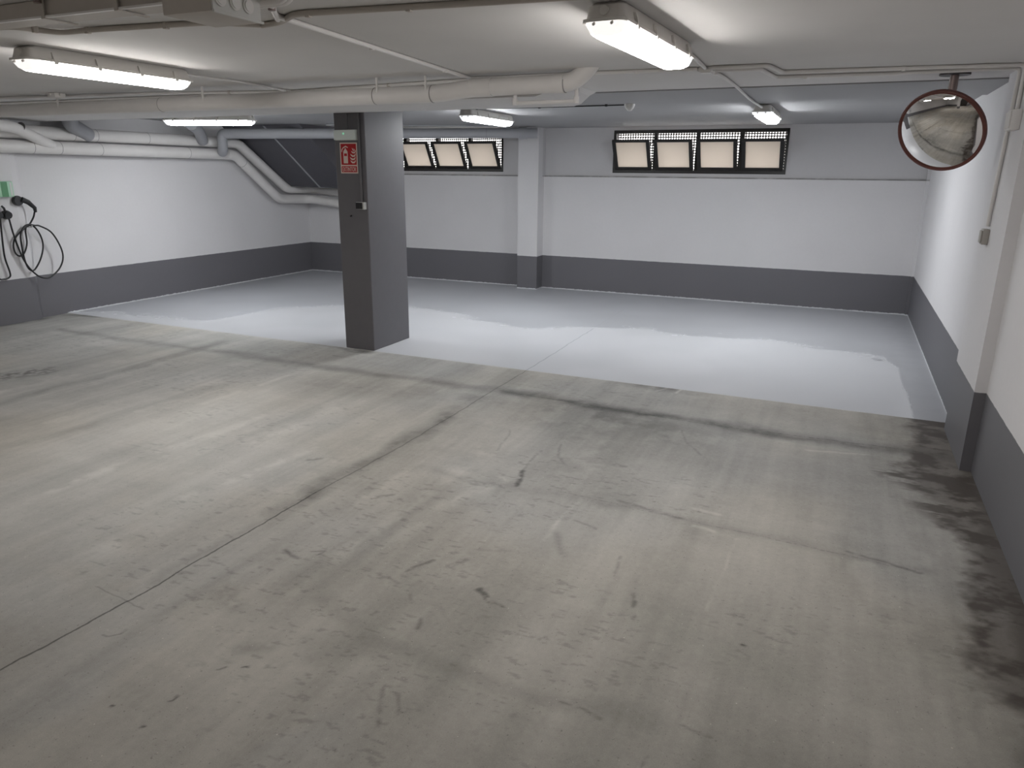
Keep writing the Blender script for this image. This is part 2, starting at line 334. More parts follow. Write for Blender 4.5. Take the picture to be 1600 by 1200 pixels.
M_FLOOR = floor_material()
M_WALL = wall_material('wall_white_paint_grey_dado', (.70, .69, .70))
M_CEIL = simple('ceiling_offwhite_paint', (.66, .645, .635), .85, noise=.05, scale=2.5, bump=.15)
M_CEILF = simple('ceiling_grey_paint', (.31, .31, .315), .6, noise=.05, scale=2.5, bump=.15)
M_PILLAR = simple('pillar_dark_grey_paint', (.135, .131, .140), .55, noise=.06, scale=18, bump=.3)
M_SLAB = simple('slab_dark_grey_paint', (.085, .083, .095), .6, noise=.08, scale=8, bump=.2)
M_PIPE = simple('pipe_painted_offwhite', (.74, .72, .705), .45, noise=.05, scale=9)
M_PIPEG = simple('pipe_painted_grey', (.36, .365, .385), .45, noise=.05, scale=9)
M_JOINT = simple('pipe_joint_dark_grey', (.20, .19, .19), .7)  # dark grey rings marking the joints between pipe sections
M_CLIP = simple('clip_dark', (.05, .045, .045), .6)
M_TRUNK = simple('trunking_brown_grey', (.50, .46, .42), .6, noise=.06)
M_BODY = simple('lamp_housing_grey_plastic', (.76, .735, .70), .5)
M_BLACK = simple('black_rubber', (.012, .012, .013), .45)
M_BLACKP = simple('black_plastic', (.02, .02, .022), .4)
M_WHITEP = simple('white_plastic', (.62, .62, .60), .45)
M_BEIGEP = simple('beige_plastic', (.38, .36, .33), .5)
M_FRAME = simple('window_frame_black_bronze', (.012, .010, .009), .4)
M_MESH = simple('perforated_sheet_dark', (.10, .09, .09), .5)
M_RIM = simple('mirror_rim_red_brown', (.14, .045, .035), .4)
M_STEEL = simple('bracket_brown_steel', (.28, .22, .21), .35, metal=.6)
M_DARKST = simple('dark_steel', (.05, .04, .04), .5, metal=.5)
M_RED = simple('sign_red', (.42, .012, .016), .4)
M_CREAM = simple('sign_cream', (.72, .62, .55), .45)
M_GREENW = simple('charger_pale_green', (.38, .62, .45), .4)
M_GREEN = simple('charger_green', (.08, .26, .12), .4)
M_EMERG = simple('emergency_diffuser', (.74, .80, .77), .35)
m_, nt_, b_ = mat('mirror_glass'); b_.inputs['Metallic'].default_value = 1; b_.inputs['Roughness'].default_value = .03
b_.inputs['Base Color'].default_value = (.74, .72, .70, 1); M_MIRROR = m_
def emis(name, col, s, base=(.8, .8, .8)):
    m, nt, b = mat(name); b.inputs['Base Color'].default_value = (*base, 1)
    b.inputs['Emission Color'].default_value = (*col, 1); b.inputs['Emission Strength'].default_value = s
    return m
def lens(name, col, s):
    m = emis(name, col, s); nt = m.node_tree; e = NT(nt); b = nt.nodes['Principled BSDF']
    tc_ = nt.nodes.new('ShaderNodeTexCoord'); x_, y_, z_ = e.xyz(tc_.outputs['Object'])
    ay = e.m('ABSOLUTE', y_)
    k = e.m('SUBTRACT', 1.0, e.ramp(ay, .485, .505))            # the tubes stop short of the ends of the cover
    k2 = e.m('ADD', .22, e.m('MULTIPLY', e.ramp(e.m('MULTIPLY', z_, -1.0), .076, .108), .78))   # the reflector sends most light down
    nt.links.new(e.m('ADD', .9, e.m('MULTIPLY', e.m('MULTIPLY', k, k2), s)), b.inputs['Emission Strength'])
    return m
M_TUBE = lens('lit_diffuser_white', (1.0, .965, .93), LAMP_NEAR)
M_TUBEC = lens('lit_diffuser_cool', (.95, .975, 1.0), LAMP_FAR)
M_LED = emis('green_led', (.1, 1.0, .45), .7)
# frosted glass: lit from behind by the sky
mg = bpy.data.materials.new('frosted_glass'); mg.use_nodes = True; g_ = mg.node_tree; g_.nodes.clear()
o_ = g_.nodes.new('ShaderNodeOutputMaterial'); t_ = g_.nodes.new('ShaderNodeBsdfTranslucent'); gl = g_.nodes.new('ShaderNodeBsdfPrincipled')
gl.inputs['Base Color'].default_value = (.75, .68, .60, 1); gl.inputs['Roughness'].default_value = .4
t_.inputs['Color'].default_value = (.98, .93, .87, 1)
mx_ = g_.nodes.new('ShaderNodeMixShader'); mx_.inputs[0].default_value = .25
g_.links.new(t_.outputs[0], mx_.inputs[1]); g_.links.new(gl.outputs[0], mx_.inputs[2]); g_.links.new(mx_.outputs[0], o_.inputs[0])
M_FROST = mg

# ------------------------------------------------------------------ mesh helpers
def new(): return bmesh.new()
def box(bm, x0, x1, y0, y1, z0, z1, bev=0.0, seg_=2, mtx=None):
    vs = [bm.verts.new((x, y, z)) for x in (x0, x1) for y in (y0, y1) for z in (z0, z1)]
    fs = [bm.faces.new([vs[i] for i in q]) for q in ((0,1,3,2),(4,6,7,5),(0,4,5,1),(2,3,7,6),(0,2,6,4),(1,5,7,3))]
    if mtx is not None: bmesh.ops.transform(bm, matrix=mtx, verts=vs)
    if bev:
        es = list({e for f in fs for e in f.edges})
        bmesh.ops.bevel(bm, geom=es, offset=bev, segments=seg_, profile=.6, affect='EDGES')
def prism(bm, pts, axis, a, b):
    """extrude a polygon (list of 2D points) along axis x/y/z from a to b"""
    def P(p, t):
        return {'x': (t, p[0], p[1]), 'y': (p[0], t, p[1]), 'z': (p[0], p[1], t)}[axis]
    A = [bm.verts.new(P(p, a)) for p in pts]; B = [bm.verts.new(P(p, b)) for p in pts]
    bm.faces.new(A); bm.faces.new(B[::-1]); n = len(pts)
    for i in range(n): bm.faces.new((A[i], B[i], B[(i+1) % n], A[(i+1) % n]))
def loft(bm, rings, cap=True):
    R = [[bm.verts.new(p) for p in r] for r in rings]
    for a, b in zip(R, R[1:]):
        n = len(a)
        for i in range(n): bm.faces.new((a[i], a[(i+1) % n], b[(i+1) % n], b[i]))
    if cap: bm.faces.new(R[0][::-1]); bm.faces.new(R[-1])
def frames(pts):
    pts = [Vector(p) for p in pts]; out = []
    t0 = (pts[1]-pts[0]).normalized(); up = Vector((0, 0, 1)) if abs(t0.z) < .9 else Vector((1, 0, 0))
    n = (up - t0*up.dot(t0)).normalized()
    for i, p in enumerate(pts):
        if i == 0: t = t0
        elif i == len(pts)-1: t = (pts[-1]-pts[-2]).normalized()
        else: t = ((pts[i+1]-p).normalized() + (p-pts[i-1]).normalized()).normalized()
        n = (n - t*n.dot(t)).normalized(); out.append((p, n, t.cross(n)))
    return out
def tube(bm, pts, r, seg_=12):
    rs = r if isinstance(r, (list, tuple)) else [r]*len(pts)
    rings = [[p + (n*math.cos(2*math.pi*k/seg_) + b*math.sin(2*math.pi*k/seg_))*rr_ for k in range(seg_)] for (p, n, b), rr_ in zip(frames(pts), rs)]
    loft(bm, rings)
def fillet(pts, rad, n=6):
    pts = [Vector(p) for p in pts]; out = [pts[0]]
    for a, b, c in zip(pts, pts[1:], pts[2:]):
        u = (a-b); v = (c-b); d = min(rad, u.length*.48, v.length*.48); A = b+u.normalized()*d; C = b+v.normalized()*d
        for i in range(n+1):
            t = i/n; out.append(A*(1-t)**2 + b*2*t*(1-t) + C*t*t)
    out.append(pts[-1]); return out
def catmull(pts, n=8):
    P = [Vector(p) for p in pts]; P = [P[0]*2-P[1]] + P + [P[-1]*2-P[-2]]; out = []
    for i in range(1, len(P)-2):
        for k in range(n):
            t = k/n; a, b, c, d = P[i-1:i+3]
            out.append(.5*((2*b)+(c-a)*t+(2*a-5*b+4*c-d)*t*t+(3*b-a-3*c+d)*t**3))
    out.append(P[-2]); return out
def ringband(bm, c, d, r, w, seg_=20):
    """short sleeve centred on c along direction d"""
    d = Vector(d).normalized(); c = Vector(c); tube(bm, [c-d*w/2, c+d*w/2], r, seg_)
def finish(name, bm, m, parent=None, smooth=False):
    bmesh.ops.recalc_face_normals(bm, faces=bm.faces[:])
    me = bpy.data.meshes.new(name); bm.to_mesh(me); bm.free()
    for mm in (m if isinstance(m, (list, tuple)) else [m]): me.materials.append(mm)
    if smooth:
        me.polygons.foreach_set('use_smooth', [True]*len(me.polygons))
        try: me.set_sharp_from_angle(angle=math.radians(38))
        except Exception: pass
    o = bpy.data.objects.new(name, me); COL.objects.link(o)
    if parent is not None: o.parent = parent
    return o
def tag(o, label, cat, group=None):
    o['label'] = label; o['category'] = cat
    if group: o['group'] = group
    return o
def thing(name, label, cat, loc=(0, 0, 0), rotz=0, group=None):
    o = bpy.data.objects.new(name, None); COL.objects.link(o); o.empty_display_size = .05
    o.location = loc; o.rotation_euler = (0, 0, rotz); return tag(o, label, cat, group)
def struct(o): o['kind'] = 'structure'; return o
def copy_tree(o, parent=None):
    c = o.copy(); COL.objects.link(c)
    if parent is not None: c.parent = parent
    for ch in list(o.children): copy_tree(ch, c)
    return c

# ------------------------------------------------------------------ room shell
struct(floor_mesh())
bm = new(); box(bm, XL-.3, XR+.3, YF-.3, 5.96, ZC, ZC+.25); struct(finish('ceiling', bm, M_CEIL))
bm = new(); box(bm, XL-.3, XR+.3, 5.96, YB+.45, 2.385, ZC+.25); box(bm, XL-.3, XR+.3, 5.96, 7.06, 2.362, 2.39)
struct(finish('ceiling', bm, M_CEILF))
# left wall with a shallow step at its near part
bm = new(); prism(bm, [(XL, 5.63), (XL, YB+.4), (XL-.3, YB+.4), (XL-.3, YF-.3), (-8.69, YF-.3), (-8.69, 5.50), (-8.72, 5.58)], 'z', 0, ZC+.1)
struct(finish('wall_left', bm, M_WALL))
# right wall with pilaster between Y 4.955 and 5.79, plus corner strip at the back
bm = new(); prism(bm, [(XR, YB+.4), (XR, 5.79), (.83, 5.79), (.83, 4.955), (.893, 4.955), (.893, YF-.3), (XR+.3, YF-.3), (XR+.3, YB+.4)], 'z', 0, ZC+.1)
struct(finish('wall_right', bm, M_WALL))
bm = new(); box(bm, XL-.3, XR+.3, YF-.3, YF, 0, ZC+.1); struct(finish('wall_front', bm, M_WALL))
# back wall: proud lower part with ledge at 1.693, recessed upper part with two window openings
YU = YB + .05; ZL = 1.690; WZ0, WZ1 = 1.752, 2.340
WR = (-3.204, -.812); WL = (-7.36, -4.968)
bm = new()
box(bm, XL-.3, XR+.3, YB, YU+.3, 0, ZL)
xs = [XL-.3, WL[0], WL[1], WR[0], WR[1], XR+.3]
for i in (0, 2, 4): box(bm, xs[i], xs[i+1], YU, YU+.3, ZL, ZC+.1)
for w in (WL, WR):
    box(bm, w[0], w[1], YU, YU+.3, ZL, WZ0); box(bm, w[0], w[1], YU, YU+.3, WZ1, ZC+.1)
box(bm, -4.590, -4.262, 10.44, YU, 0, ZC+.1)                      # pilaster between the windows
box(bm, XR-.035, XR+.01, YB-.035, YB+.01, 0, ZC)                    # corner strip
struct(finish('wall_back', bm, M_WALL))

# what the round mirror shows behind the viewer: a pale pillar and a dark garage door
bm = new(); box(bm, -3.55, -3.05, -4.3, -3.8, 0, ZC-.001, bev=.006, seg_=1)
tag(finish('pillar', bm, M_WALL), 'pale square pillar with grey base behind the viewer, seen only in the round mirror', 'pillar')
bm = new(); box(bm, -4.6, -2.2, YF-.02, YF+.05, .02, 2.1)
for k in range(7): box(bm, -4.58, -2.22, YF+.05, YF+.06, .05+k*.29, .31+k*.29)
struct(finish('door_1', bm, M_FRAME))

# ------------------------------------------------------------------ deep ceiling beam on the left, pillar, sloping slab
bm = new()
prism(bm, [(XL+.0, ZC+.02), (XL+.0, 2.268), (-2.13, 2.268), (-2.07, 2.285), (-2.0, 2.345), (-1.9, ZC+.02)], 'y', 5.12, 5.962)
tag(finish('ceiling_beam', bm, M_CEIL), 'pale painted concrete ceiling beam above and left of the grey pillar, ending in a chamfer', 'beam')
bm = new(); box(bm, -4.538, -4.190, 5.966, 6.633, 0, 2.361, bev=.006, seg_=1)
tag(finish('pillar', bm, M_PILLAR), 'dark grey rectangular concrete pillar standing at the edge of the painted floor', 'pillar')
sl = thing('sloping_slab', 'dark grey sloping concrete underside of stairs in the far left corner', 'slab', (-8.76, 10.0, 1.4))
def slabpart(x0, x1):
    b = new(); prism(b, [(8.78, 2.384), (9.96, 1.512), (10.0, 1.485), (YB-.002, 1.46), (YB-.002, 2.384)], 'x', x0, x1); return b
for i, (a, b_2) in enumerate(((-8.755, -7.952), (-7.944, -7.29))):
    o = finish('slab_panel', slabpart(a, b_2), M_SLAB, sl); o.location = (8.76, -10.0, -1.4)
b = new(); prism(b, [(8.78, 2.366), (9.99, 1.472), (10.6, 1.45), (10.6, 2.36)], 'x', -7.958, -7.938)
o = finish('joint_strip', b, M_PIPEG, sl); o.location = (8.76, -10.0, -1.4)

# ------------------------------------------------------------------ windows
def perforated(x0, x1, z0, z1, y, pitch, hole):
    b = new(); nx = int(round((x1-x0)/pitch)); nz = int(round((z1-z0)/pitch)); px_ = (x1-x0)/nx; pz = (z1-z0)/nz
    V = {}
    def gv(i, j):
        if (i, j) not in V: V[(i, j)] = b.verts.new((x0+i*px_, y, z0+j*pz))
        return V[(i, j)]
    for i in range(nx):
        for j in range(nz):
            cx, cz = x0+(i+.5)*px_, z0+(j+.5)*pz
            c = [gv(i, j), gv(i+1, j), gv(i+1, j+1), gv(i, j+1)]
            h = [b.verts.new((cx+hole*math.cos(a), y, cz+hole*math.sin(a))) for a in [math.radians(-135+45*k) for k in range(8)]]
            for k in range(4):
                b.faces.new((c[k], c[(k+1) % 4], h[(2*k+2) % 8], h[(2*k+1) % 8], h[2*k]))
    return b
def make_window(idx, w):
    x0, x1 = w; yc = YU + .045
    win = bpy.data.objects.new('window_%d' % idx, None); COL.objects.link(win); win.location = ((x0+x1)/2, yc, WZ0); struct(win)
    off = Vector(win.location)
    def add(n, b, m, sm=False):
        o = finish(n, b, m, win, sm); o.location = -off; return o
    b = new(); t = .035
    box(b, x0, x1, yc-.05, yc+.06, WZ0, WZ0+.045, .003, 1); box(b, x0, x1, yc-.05, yc+.06, WZ1-.045, WZ1, .003, 1)
    box(b, x0, x0+t, yc-.05, yc+.06, WZ0+.045, WZ1-t); box(b, x1-t, x1, yc-.05, yc+.06, WZ0+.045, WZ1-t)
    pitch = (x1-x0-.02)/4
    for k in (1, 2, 3):
        c = x0+.01+pitch*k; box(b, c-.027, c+.027, yc-.01, yc+.06, WZ0+.045, WZ1-t)
    add('window_frame', b, M_FRAME)
    add('perforated_sheet', perforated(x0+.02, x1-.02, WZ0+.02, WZ1-.02, yc+.11, .0365, .0115), M_MESH)
    # four hopper sashes hinged at the bottom, tops tipped into the room
    zb = WZ0+.045; H = .47; a = math.asin((2.205-zb)/H)
    for k in range(4):
        cx = x0+.01+pitch*(k+.5); hw = .268
        s = bpy.data.objects.new('sash', None)
        b = new(); fw_ = .05
        box(b, -hw, hw, -.014, .014, 0, .052, .003, 1); box(b, -hw, hw, -.014, .014, H-.036, H, .003, 1)
        box(b, -hw, -hw+fw_, -.014, .014, .052, H-.036); box(b, hw-fw_, hw, -.014, .014, .052, H-.036)
        for q in (-.12, .12): box(b, q-.03, q+.03, -.02, -.014, .012, .020)
        rot = Matrix.Translation((cx, yc-.035, zb-.005)) @ Matrix.Rotation(math.pi/2-a, 4, 'X')
        bmesh.ops.transform(b, matrix=rot, verts=b.verts[:])
        so = finish('sash', b, M_FRAME, win); so.location = -off
        b = new(); box(b, -hw+fw_-.004, hw-fw_+.004, -.003, .003, .048, H-.032)
        bmesh.ops.transform(b, matrix=rot, verts=b.verts[:]); finish('pane', b, M_FROST, so)
        b = new()
        for sx in (-1, 1):
            A = rot @ Vector((sx*(hw-.01), .0, H*.72)); B = Vector((cx+sx*(hw+.006), yc+.0, zb+H*.98)); tube(b, [A, B], .004, 6)
        finish('stay_arm', b, M_DARKST, so)
    return win
make_window(1, WR); make_window(2, WL)

# ------------------------------------------------------------------ fluorescent lamps
def rring(hx, hy, r, z, n=5):
    out = []
    for cx, cy, a0 in ((hx-r, hy-r, 0), (-hx+r, hy-r, 90), (-hx+r, -hy+r, 180), (hx-r, -hy+r, 270)):
        for i in range(n+1):
            a = math.radians(a0+90*i/n); out.append((cx+r*math.cos(a), cy+r*math.sin(a), z))
    return out
LL = 1.10
def make_lamp(label, tubemat, group):
    root = thing('fluorescent_lamp', label, 'lamp', group=group)   # origin at ceiling level
    b = new(); H = LL/2
    loft(b, [rring(.060, H-.05, .02, 0), rring(.072, H-.028, .026, -.012), rring(.079, H-.014, .03, -.058), rring(.090, H, .034, -.062), rring(.090, H, .034, -.073), rring(.082, H-.006, .03, -.072)])
    finish('housing', b, M_BODY, root, True)
    b = new(); loft(b, [rring(.080, H-.008, .032, -.0722), rring(.077, H-.012, .032, -.084), rring(.066, H-.026, .034, -.107), rring(.050, H-.048, .034, -.119), rring(.034, H-.075, .03, -.1225)])
    d = finish('diffuser', b, tubemat, root, True)
    for sx in (-1, 1):
        for y in (-.40, -.14, .14, .40):
            b = new()
            prism(b, [(sx*.0735, -.024), (sx*.083, -.024), (sx*.0955, -.062), (sx*.0965, -.082), (sx*.089, -.085), (sx*.0905, -.066), (sx*.079, -.05)], 'y', y-.011, y+.011)
            finish('clip', b, M_BODY, root)
    for sy in (-1, 1):
        b = new(); tube(b, [(0, sy*(H-.026), -.034), (0, sy*(H-.010), -.034)], .017, 16); finish('cable_gland', b, M_BODY, root, True)
    for sy in (-1, 1):
        for sx in (-.036, .036):
            b = new(); tube(b, [(sx, sy*(H-.022), -.0722), (sx, sy*(H-.0005), -.082)], .006, 6); finish('end_peg', b, M_BODY, root, True)
    return root
lamp = make_lamp('lit twin-tube ceiling lamp nearest the camera, its four clips showing, top centre of the photo', M_TUBE, None)
lamp.location = (-.895, 3.415, 2.3695); lamp.rotation_euler = (0, 0, -.050)
def place_lamp(x, y, rz, label, z=2.3695, cool=False, group=None):
    c = copy_tree(lamp); c.location = (x, y, z); c.rotation_euler = (0, 0, rz); c['label'] = label
    if group: c['group'] = group
    if cool:
        for ch in c.children:
            if ch.name.startswith('diffuser'):
                ch.data = cool_mesh
    return c
cool_mesh = [c for c in lamp.children if c.name.startswith('diffuser')][0].data.copy(); cool_mesh.materials.clear(); cool_mesh.materials.append(M_TUBEC)
place_lamp(-4.085, 3.27, 0, 'long lit ceiling lamp over the left of the bare concrete, beneath the wide trunking')
place_lamp(-6.85, 6.70, math.radians(16.5)-math.pi/2, 'thin bright ceiling lamp seen side-on over the left painted bay, near the diagonal wall pipes', z=2.3605, cool=True)
place_lamp(-3.76, 7.70, 0, 'small lit ceiling lamp just right of the pillar, in front of the three-pane window view', z=2.384, cool=True)
place_lamp(-.842, 8.10, 0, 'small lit ceiling lamp above the right end of the four-pane window', z=2.384, cool=True)
for x, y, l in ((-1.0, -3.0, 'lit ceiling lamp behind the viewer, right one of the nearer pair in the round mirror'), (-5.0, -2.4, 'lit ceiling lamp behind the viewer, left one of the nearer pair in the round mirror'), (-3.0, -5.6, 'lit ceiling lamp behind the viewer, farthest in the round mirror, near the end wall')):
    place_lamp(x, y, 0, l)

# ------------------------------------------------------------------ drain pipes
def pipe(name, label, paths, m, r, joints=(), cat='pipe', sleeves=()):
    root = thing(name, label, cat, paths[0][0]); off = Vector(paths[0][0])
    for p in paths:
        b = new(); tube(b, p, r, 20); bmesh.ops.translate(b, vec=-off, verts=b.verts[:]); finish('pipe_run', b, m, root, True)
    for c, d in joints:
        b = new(); ringband(b, c, d, r+.0012, .004); bmesh.ops.translate(b, vec=-off, verts=b.verts[:]); finish('joint', b, M_JOINT, root, True)
    for c, d, w in sleeves:
        b = new(); ringband(b, c, d, r+.004, w, 20); bmesh.ops.translate(b, vec=-off, verts=b.verts[:]); finish('sleeve', b, m, root, True)
    return root
# long drain pipe under the ceiling in front of the beam
P1 = fillet([(-8.68, 4.61, 2.250), (-2.62, 4.60, 2.254), (-2.38, 4.66, 2.288), (-1.66, 4.64, 2.292), (-1.50, 4.62, 2.44)], .09)
pm = pipe('drain_pipe', 'long off-white drain pipe running under the ceiling across the deep beam, ending in an elbow', [P1], M_PIPE, .0555,
     joints=[((-3.12, 4.60, 2.254), (1, 0, 0)), ((-2.66, 4.60, 2.254), (1, 0, 0)), ((-2.40, 4.655, 2.288), (1, 0, 0)), ((-2.24, 4.658, 2.289), (1, 0, 0)), ((-1.72, 4.642, 2.292), (1, 0, 0)), ((-5.2, 4.605, 2.252), (1, 0, 0))],
     sleeves=[((-2.32, 4.657, 2.2885), (1, .0, 0), .16), ((-1.76, 4.642, 2.2918), (1, 0, 0), .07)])
for x in (-6.4, -4.7, -3.08, -2.69):
    b = new(); box(b, x-.006, x+.006, 4.548, 4.560, 2.25, ZC-.001); box(b, x-.008, x+.008, 4.542, 4.60, 2.305, 2.312)
    o = finish('hanger', b, M_PIPE, pm); o.location = -Vector(pm.location)
# small U-shaped pipe below it
b = new(); tube(b, fillet([(-2.095, 4.70, 2.30), (-2.095, 4.70, 2.188), (-1.665, 4.70, 2.190), (-1.665, 4.70, 2.30)], .012, 4), .0125, 12)
up = thing('condensate_pipe', 'thin off-white U-shaped pipe hanging below the drain pipe elbow', 'pipe', (-2.0, 4.70, 2.19))
o = finish('pipe_run', b, M_PIPE, up, True); o.location = (2.0, -4.70, -2.19)
for x in (-2.095, -1.665):
    b = new(); tube(b, [(x, 4.70, 2.176), (x, 4.70, 2.216)], .018, 14); o = finish('elbow', b, M_PIPE, up, True); o.location = (2.0, -4.70, -2.19)
# pipes on the left wall
XA = -8.60
PA = fillet([(XA, 3.4, 1.985), (XA, 8.84, 1.965), (XA, 9.74, 1.285), (XA, 10.32, 1.275), (-8.45, 10.47, 1.265), (-7.4, 10.47, 1.14)], .10)
pa = pipe('drain_pipe', 'lower of the two pale pipes along the left wall, slanting down into the corner', [PA], M_PIPE, .073,
     joints=[((XA, y, 1.985-.0037*(y-3.4)), (0, 1, 0)) for y in (5.72, 6.05, 6.58, 7.95)] + [((-8.40, 10.47, 1.259), (1, 0, -.119)), ((XA, 8.70, 1.965), (0, 1, 0)), ((XA, 9.0, 1.844), (0, .9, -.68))],
     sleeves=[((XA, 8.72, 1.966), (0, 1, 0), .08)])
PB = fillet([(-8.612, 3.4, 2.137), (-8.612, 8.93, 2.137), (-8.612, 9.95, 1.45), (-8.612, 10.42, 1.44), (-8.48, 10.57, 1.43), (-7.4, 10.57, 1.35)], .10)
pipe('drain_pipe', 'upper pale pipe against the left wall, behind the lower one and parallel to it', [PB], M_PIPE, .075,
     joints=[((-8.612, y, 2.137), (0, 1, 0)) for y in (6.25, 6.55, 7.3, 8.6)])
# branch pipes coming down onto them at the left edge
pipe('branch_pipe', 'slanting pale branch pipe joining the wall pipes at the left edge of the photo', [fillet([(-8.37, 5.16, 2.19), (-8.43, 5.44, 2.175), (-8.58, 5.95, 2.0)], .05)], M_PIPE, .06,
     joints=[((-8.45, 5.53, 2.175), (-.16, .53, -.22))])
pipe('branch_pipe', 'short grey elbow pipe dropping from the ceiling behind the slanting branch at left', [fillet([(-8.42, 6.13, 2.37), (-8.46, 6.13, 2.25), (-8.60, 6.45, 2.14)], .1)], M_PIPEG, .085)
# pipe crossing below the far ceiling, its drop and its far end
PC = fillet([(-8.50, 8.50, 1.99), (-8.40, 8.42, 2.05), (-8.39, 8.41, 2.245), (-4.62, 10.12, 2.290), (-4.23, 10.30, 2.295)], .05)
pc_ = pipe('drain_pipe', 'grey-white pipe crossing behind the pillar under the far ceiling, dropping onto the left wall pipes', [PC], M_PIPEG, .070,
     joints=[((-7.16, 8.97, 2.26), (.91, .41, .011)), ((-7.14, 8.98, 2.26), (.91, .41, .011)), ((-4.9, 9.99, 2.286), (.91, .41, .011))])
b = new(); ringband(b, (-4.42, 10.2, 2.29), (.91, .41, .011), .082, .12, 20); o = finish('sleeve', b, M_PIPEG, pc_, True); o.location = -Vector(pc_.location)
pipe('branch_pipe', 'dark grey stub pipe hanging under the far ceiling, left of the crossing pipe elbow', [fillet([(-8.12, 7.62, 2.32), (-8.30, 7.90, 2.28), (-8.5, 8.15, 2.14)], .15)], M_PIPEG, .075)

# ------------------------------------------------------------------ conduits and cables
def run(name, label, pts, m, r, cat='conduit', clips=(), fil=.03, clipm=None, group=None):
    root = thing(name, label, cat, pts[0], group=group); off = Vector(pts[0])
    b = new(); tube(b, fillet(pts, fil), r, 10); bmesh.ops.translate(b, vec=-off, verts=b.verts[:]); finish('tube', b, m, root, True)
    for c in clips:
        b = new(); c = Vector(c)-off; box(b, c.x-.011, c.x+.011, c.y-.011, c.y+.011, c.z-r-.004, min(c.z+r+.006, ZC-.0006-off.z), .002, 1); finish('clip', b, clipm or m, root)
    return root
Zc = ZC-.012
run('conduit', 'straight pale conduit running away along the ceiling between the two nearest lamps', [(-2.24, 2.60, Zc), (-2.44, 4.72, Zc)], M_PIPE, .0115, clips=[(-2.32, 3.4, Zc), (-2.40, 4.3, Zc)])
run('lamp_cable', 'thin pale conduit from the left near lamp to the ceiling junction box', [(-4.08, 3.83, Zc-.01), (-4.10, 4.3, Zc), (-4.20, 4.93, Zc)], M_PIPE, .008)
run('conduit', 'pale conduit above the drain pipe, right of the left junction box', [(-4.20, 5.00, Zc), (-3.3, 4.90, Zc), (-2.47, 4.80, Zc)], M_PIPE, .0115, clips=[(-3.2, 4.888, Zc)], clipm=M_TRUNK)
run('conduit', 'pale conduit above the drain pipe, running left of the left junction box', [(-4.30, 4.99, Zc), (-5.5, 4.72, Zc), (-6.8, 4.60, Zc), (-8.68, 4.45, Zc)], M_PIPE, .0105, clips=[(-4.75, 4.889, Zc)], clipm=M_TRUNK)
run('conduit', 'second pale conduit left of the left junction box, nearer the beam', [(-4.30, 5.06, Zc), (-5.5, 5.0, Zc), (-7.2, 4.95, Zc), (-8.68, 4.9, Zc)], M_PIPE, .0105)
run('conduit', 'pale conduit between the drain pipe elbow and the right junction box', [(-2.44, 4.74, Zc), (-1.58, 4.76, Zc), (-.93, 4.79, Zc)], M_PIPE, .0115, clips=[(-1.3, 4.775, Zc)])
run('conduit', 'upper of two pale conduits jogging along the ceiling to the right wall', [(-.84, 4.76, Zc), (-.52, 4.78, Zc), (-.47, 5.10, Zc), (.5, 5.20, Zc), (.82, 5.235, Zc), (.818, 5.235, 2.12)], M_PIPE, .0115, clips=[(.2, 5.17, Zc)])
run('conduit', 'lower pale conduit jogging to the right wall and down to the wall switch', [(-.84, 4.88, Zc), (-.58, 4.92, Zc), (-.53, 5.36, Zc), (.17, 5.40, Zc), (.817, 5.37, Zc), (.817, 5.40, 2.1), (.817, 5.487, 1.45)], M_PIPE, .0115, clips=[(-.35, 5.372, Zc), (.817, 5.47, 1.60)])
run('lamp_cable', 'pale conduit from the nearest lamp to the right junction box', [(-.865, 3.97, Zc-.012), (-.86, 4.3, Zc), (-.88, 4.76, Zc)], M_PIPE, .011)
run('lamp_cable', 'pale conduit from the right junction box onward to the small far ceiling lamp', [(-.87, 4.86, Zc), (-.84, 5.2, Zc), (-.84, 5.9, Zc), (-.85, 6.6, 2.349), (-.85, 7.0, 2.349), (-.845, 7.56, 2.352)], M_PIPE, .0105, clips=[(-.85, 4.98, Zc)])
run('black_cable', 'thin black cable clipped along the grey ceiling to the small sensor', [(-5.0, 6.80, 2.352), (-4.15, 6.83, 2.352), (-3.48, 6.88, 2.352), (-2.83, 6.93, 2.352), (-1.99, 6.93, 2.352)], M_BLACK, .006, 'cable', clips=[(-3.48, 6.88, 2.352), (-2.83, 6.93, 2.352), (-2.16, 6.93, 2.352)], fil=.1)
run('conduit', 'thin grey conduit under the far ceiling, above the crossing pipe right of the pillar', [(-6.9, 8.9, 2.372), (-5.2, 9.6, 2.372), (-4.7, 9.85, 2.372)], M_PIPEG, .010, clips=[(-5.75, 9.37, 2.372)])
run('conduit', 'tube hugging the ceiling at the very top of the photo, left of the nearest lamp', [(-2.44, 2.74, Zc), (-2.32, 2.72, Zc), (-2.14, 2.60, Zc), (-1.5, 2.68, Zc), (-.86, 2.75, Zc)], M_TRUNK, .0125, clips=[(-2.08, 2.61, Zc), (-1.64, 2.665, Zc)], fil=.06)
run('conduit', 'bent tube at the top left, sagging below the trunking and clipped to the ceiling', [(-4.2, 2.30, Zc), (-3.52, 2.35, Zc), (-3.50, 2.46, Zc), (-3.44, 2.52, Zc-.004), (-3.22, 2.54, Zc), (-2.60, 2.61, Zc), (-2.44, 2.73, Zc)], M_TRUNK, .0120, clips=[(-3.28, 2.535, Zc), (-2.84, 2.583, Zc), (-3.49, 2.43, Zc)], fil=.06)
